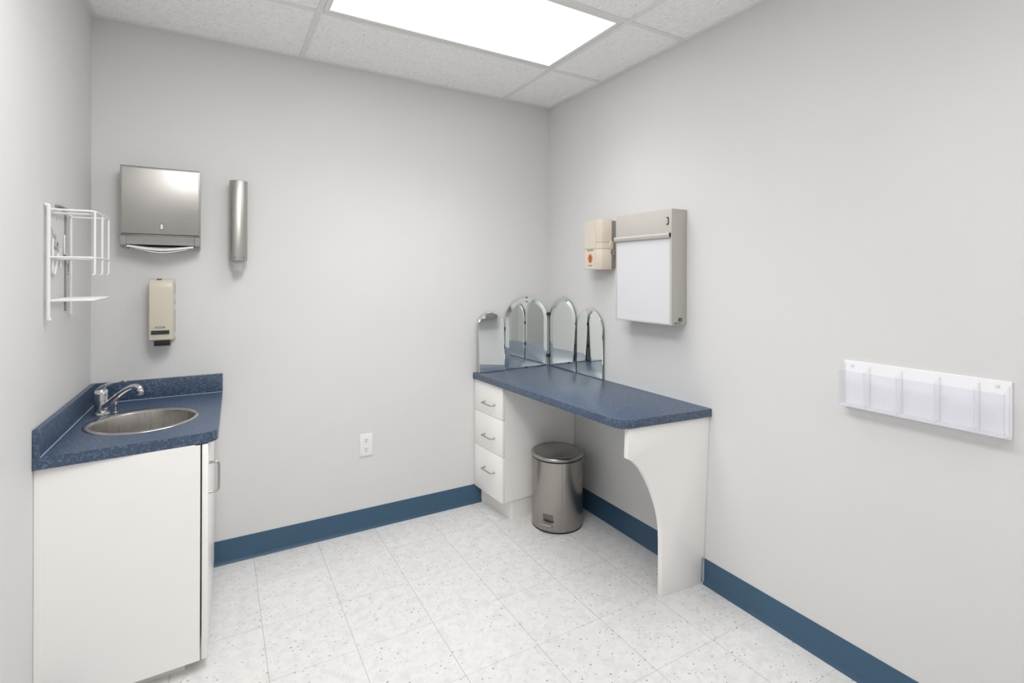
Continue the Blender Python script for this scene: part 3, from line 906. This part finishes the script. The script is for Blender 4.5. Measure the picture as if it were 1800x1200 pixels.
b = B(); pts = [(2.312 + .0245 * cos(a) , 1.528 + .030 * sin(a) * (1.05 if sin(a) > 0 else .95)) for a in [2 * pi * k / 28 for k in range(28)]]
b.prism(pts, 'x', 1.8624, 1.8634)
lb = obj('warning_label', b, M_orange2, t); lb['label'] = 'orange warning label'
b = B(); pts = [(2.312 + .0185 * cos(a), 1.529 + .0235 * sin(a)) for a in [2 * pi * k / 28 for k in range(28)]]
b.prism(pts, 'x', 1.8620, 1.8625)
obj('label_field', b, M_orange, lb)
b = B()
for a in (90, 210, 330):
    cy_, cz_ = 2.312 + .0068 * cos(radians(a)), 1.534 + .0068 * sin(radians(a))
    b.tube([(1.8620, cy_ + .0062 * cos(q_), cz_ + .0062 * sin(q_)) for q_ in [2 * pi * k / 16 for k in range(16)]], .0013, 6, True)
b.box(1.8612, 1.8621, 2.305, 2.319, 1.507, 1.518)
obj('hazard_symbol', b, M_red, lb)
text('lettering', 'BIOHAZARD', .012, (1.8628, 2.312, 1.575), (0, -1, 0), (0, 0, 1), M_text_k, t, .050)
text('lettering', 'SHARPS', .011, (1.8628, 2.312, 1.487), (0, -1, 0), (0, 0, 1), M_text_k, t, .036)
b = B(); b.lathe([(.014, 0), (.016, .004), (.014, .010), (0, .011)], (1.922, 2.193, 1.604), 24, 'y')
bmesh.ops.scale(b.bm, vec=(.8, 1, 1.45), space=Matrix.Translation((-1.922, -2.193, -1.604)), verts=b.bm.verts)
obj('lock_knob', b, M_cream, t)
b = B(); b.tube([(1.924 + .010 * cos(a), 2.190 - .004 * sin(a), 1.568 + .019 * sin(a)) for a in [2 * pi * k / 24 for k in range(24)]], .0022, 8, True)
b.lathe([(.008, 0), (.008, .003)], (1.932, 2.188, 1.570), 18, 'y'); b.box(1.929, 1.935, 2.188, 2.191, 1.546, 1.566)
tag(obj('key_ring', b, M_nickel, loc=(1.926, 2.19, 1.56)), 'small metal key ring hanging at the lock of the cream sharps container', 'keys')

# ------------------------------------------------------------------ x-ray light box
t = thing('light_box', 'shallow grey beige x-ray light box with white screen on right wall', 'light box', (R, 1.90, 1.193))
lxF = 1.858; ly0, ly1, lz0, lz1 = 1.700, 2.088, 1.194, 1.7495
b = B()
b.box(lxF + .004, R, ly0, ly1, lz0, lz1, .003, 2)
hs = obj('housing', b, M_box_side, t)
b = B(); b.box(lxF, lxF + .006, ly0, ly1, 1.632, lz1, .002, 2); obj('header_panel', b, M_box, t)
b = B(); w = .011
b.box(lxF, lxF + .006, ly0, ly0 + .014, lz0, 1.632, .0012, 1); b.box(lxF, lxF + .006, ly1 - .008, ly1, lz0, 1.632, .0012, 1); b.box(lxF, lxF + .006, ly0 + .014, ly1 - .008, lz0, lz0 + .009, .0012, 1)
obj('screen_frame', b, M_box, t)
b = B(); b.box(lxF + .002, lxF + .0045, ly0 + .014, ly1 - .008, lz0 + .009, 1.632); obj('screen', b, M_screen, t)
b = B(); b.prism([(lxF, 1.636), (lxF - .010, 1.634), (lxF - .013, 1.626), (lxF - .010, 1.612), (lxF - .004, 1.609), (lxF, 1.612)], 'y', ly0 + .006, ly1 + .004, .001, 1)
fb = obj('film_clip', b, M_box, t)
b = B(); b.box(lxF - .0118, lxF - .001, ly0 + .004, ly0 + .0062, 1.614, 1.633); obj('end_cap', b, M_black, fb)
b = B(); b.tube(fillet([(lxF - .0008, 1.730, 1.708), (lxF - .0008, 1.7195, 1.708), (lxF - .0008, 1.7195, 1.676), (lxF - .0008, 1.730, 1.676)], .008, 5), .0028, 8)
obj('pull_slot', b, M_black, t)
b = B(); b.box(1.906, 1.930, ly0 - .0012, ly0 + .0005, 1.2115, 1.2275); s1 = obj('nameplate', b, M_text_k, hs)
b = B(); b.box(1.9165, 1.9195, ly0 - .0016, ly0 - .0010, 1.2165, 1.2225); obj('plate_mark', b, M_box_side, s1)
b = B(); b.box(1.880, 1.924, ly0 - .0012, ly0 + .0005, 1.1985, 1.2075); s2 = obj('nameplate', b, M_bracket, hs)
b = B(); b.box(1.880, 1.887, ly0 - .0016, ly0 - .0010, 1.1985, 1.2065); obj('plate_mark', b, M_text_k, s2)
for y, z in ((2.02, 1.7497), (1.80, 1.7497)):
    b = B(); b.lathe([(.003, -.002), (.003, .0015), (0, .002)], (lxF + .004, y, z), 12); obj('screw', b, M_nickel, t)

# ------------------------------------------------------------------ acrylic brochure holder
t = thing('brochure_holder', 'empty clear acrylic five pocket brochure holder on the right wall', 'brochure holder', (R, .76, .962))
b = B(); b.box(R - .0075, R, .535, .982, .962, 1.128, .0008, 1)
obj('back_plate', b, M_acback, t)
xf = R - .052
b = B(); b.box(xf, R - .0078, .537, .980, .973, .9765, .0005, 1); obj('tray', b, M_acedge, t)
b = B(); b.box(xf - .003, xf - .0003, .537, .980, .973, 1.097, .0005, 1); obj('front_sheet', b, M_acfront, t)
for y in (.9785, .898, .803, .701, .606, .5395):
    b = B(); b.prism([(xf, .9768), (R - .0078, .9768), (R - .0078, 1.116), (xf, 1.098)], 'y', y - .0013, y + .0013, .0004, 1)
    o = obj('divider', b, M_acryl, t)
    b = B(); b.box(xf - .0004, xf + .0016, y - .0017, y + .0017, .9768, 1.098); b.box(R - .0092, R - .0076, y - .0017, y + .0017, .9768, 1.116)
    obj('lit_edge', b, M_acedge, o)
for y in (.955, .566):
    b = B(); b.lathe([(.0045, -.0105), (.0055, -.009), (.0055, -.0075)], (R, y, 1.112), 18, 'x'); obj('screw', b, M_wire, t)

# ------------------------------------------------------------------ camera, world, view
cam = bpy.data.cameras.new('camera'); co = bpy.data.objects.new('camera', cam); COL.objects.link(co)
f = 891.77
cam.sensor_width = 36; cam.lens = 36 * f / 1800
cam.shift_y = (485.29 - 600) / 1800
cam.clip_start = .02
co.matrix_world = Matrix.Translation((0, 0, 1.425)) @ Matrix.Rotation(radians(-30.0936), 4, 'Z') @ Matrix.Rotation(radians(90), 4, 'X') @ Matrix.Rotation(radians(.198), 4, 'Z')
SC.camera = co

w = bpy.data.worlds.new('world'); SC.world = w; w.use_nodes = True
w.node_tree.nodes['Background'].inputs[0].default_value = (.5, .5, .5, 1)
w.node_tree.nodes['Background'].inputs[1].default_value = .0

SC.view_settings.view_transform = 'Standard'; SC.view_settings.look = 'None'
SC.view_settings.gamma = 1; SC.view_settings.use_curve_mapping = False
SC.view_settings.exposure = 0.02
SC.cycles.caustics_reflective = True
SC.cycles.max_bounces = 14; SC.cycles.diffuse_bounces = 8; SC.cycles.glossy_bounces = 8; SC.cycles.transparent_max_bounces = 24
SC.cycles.use_denoising = True
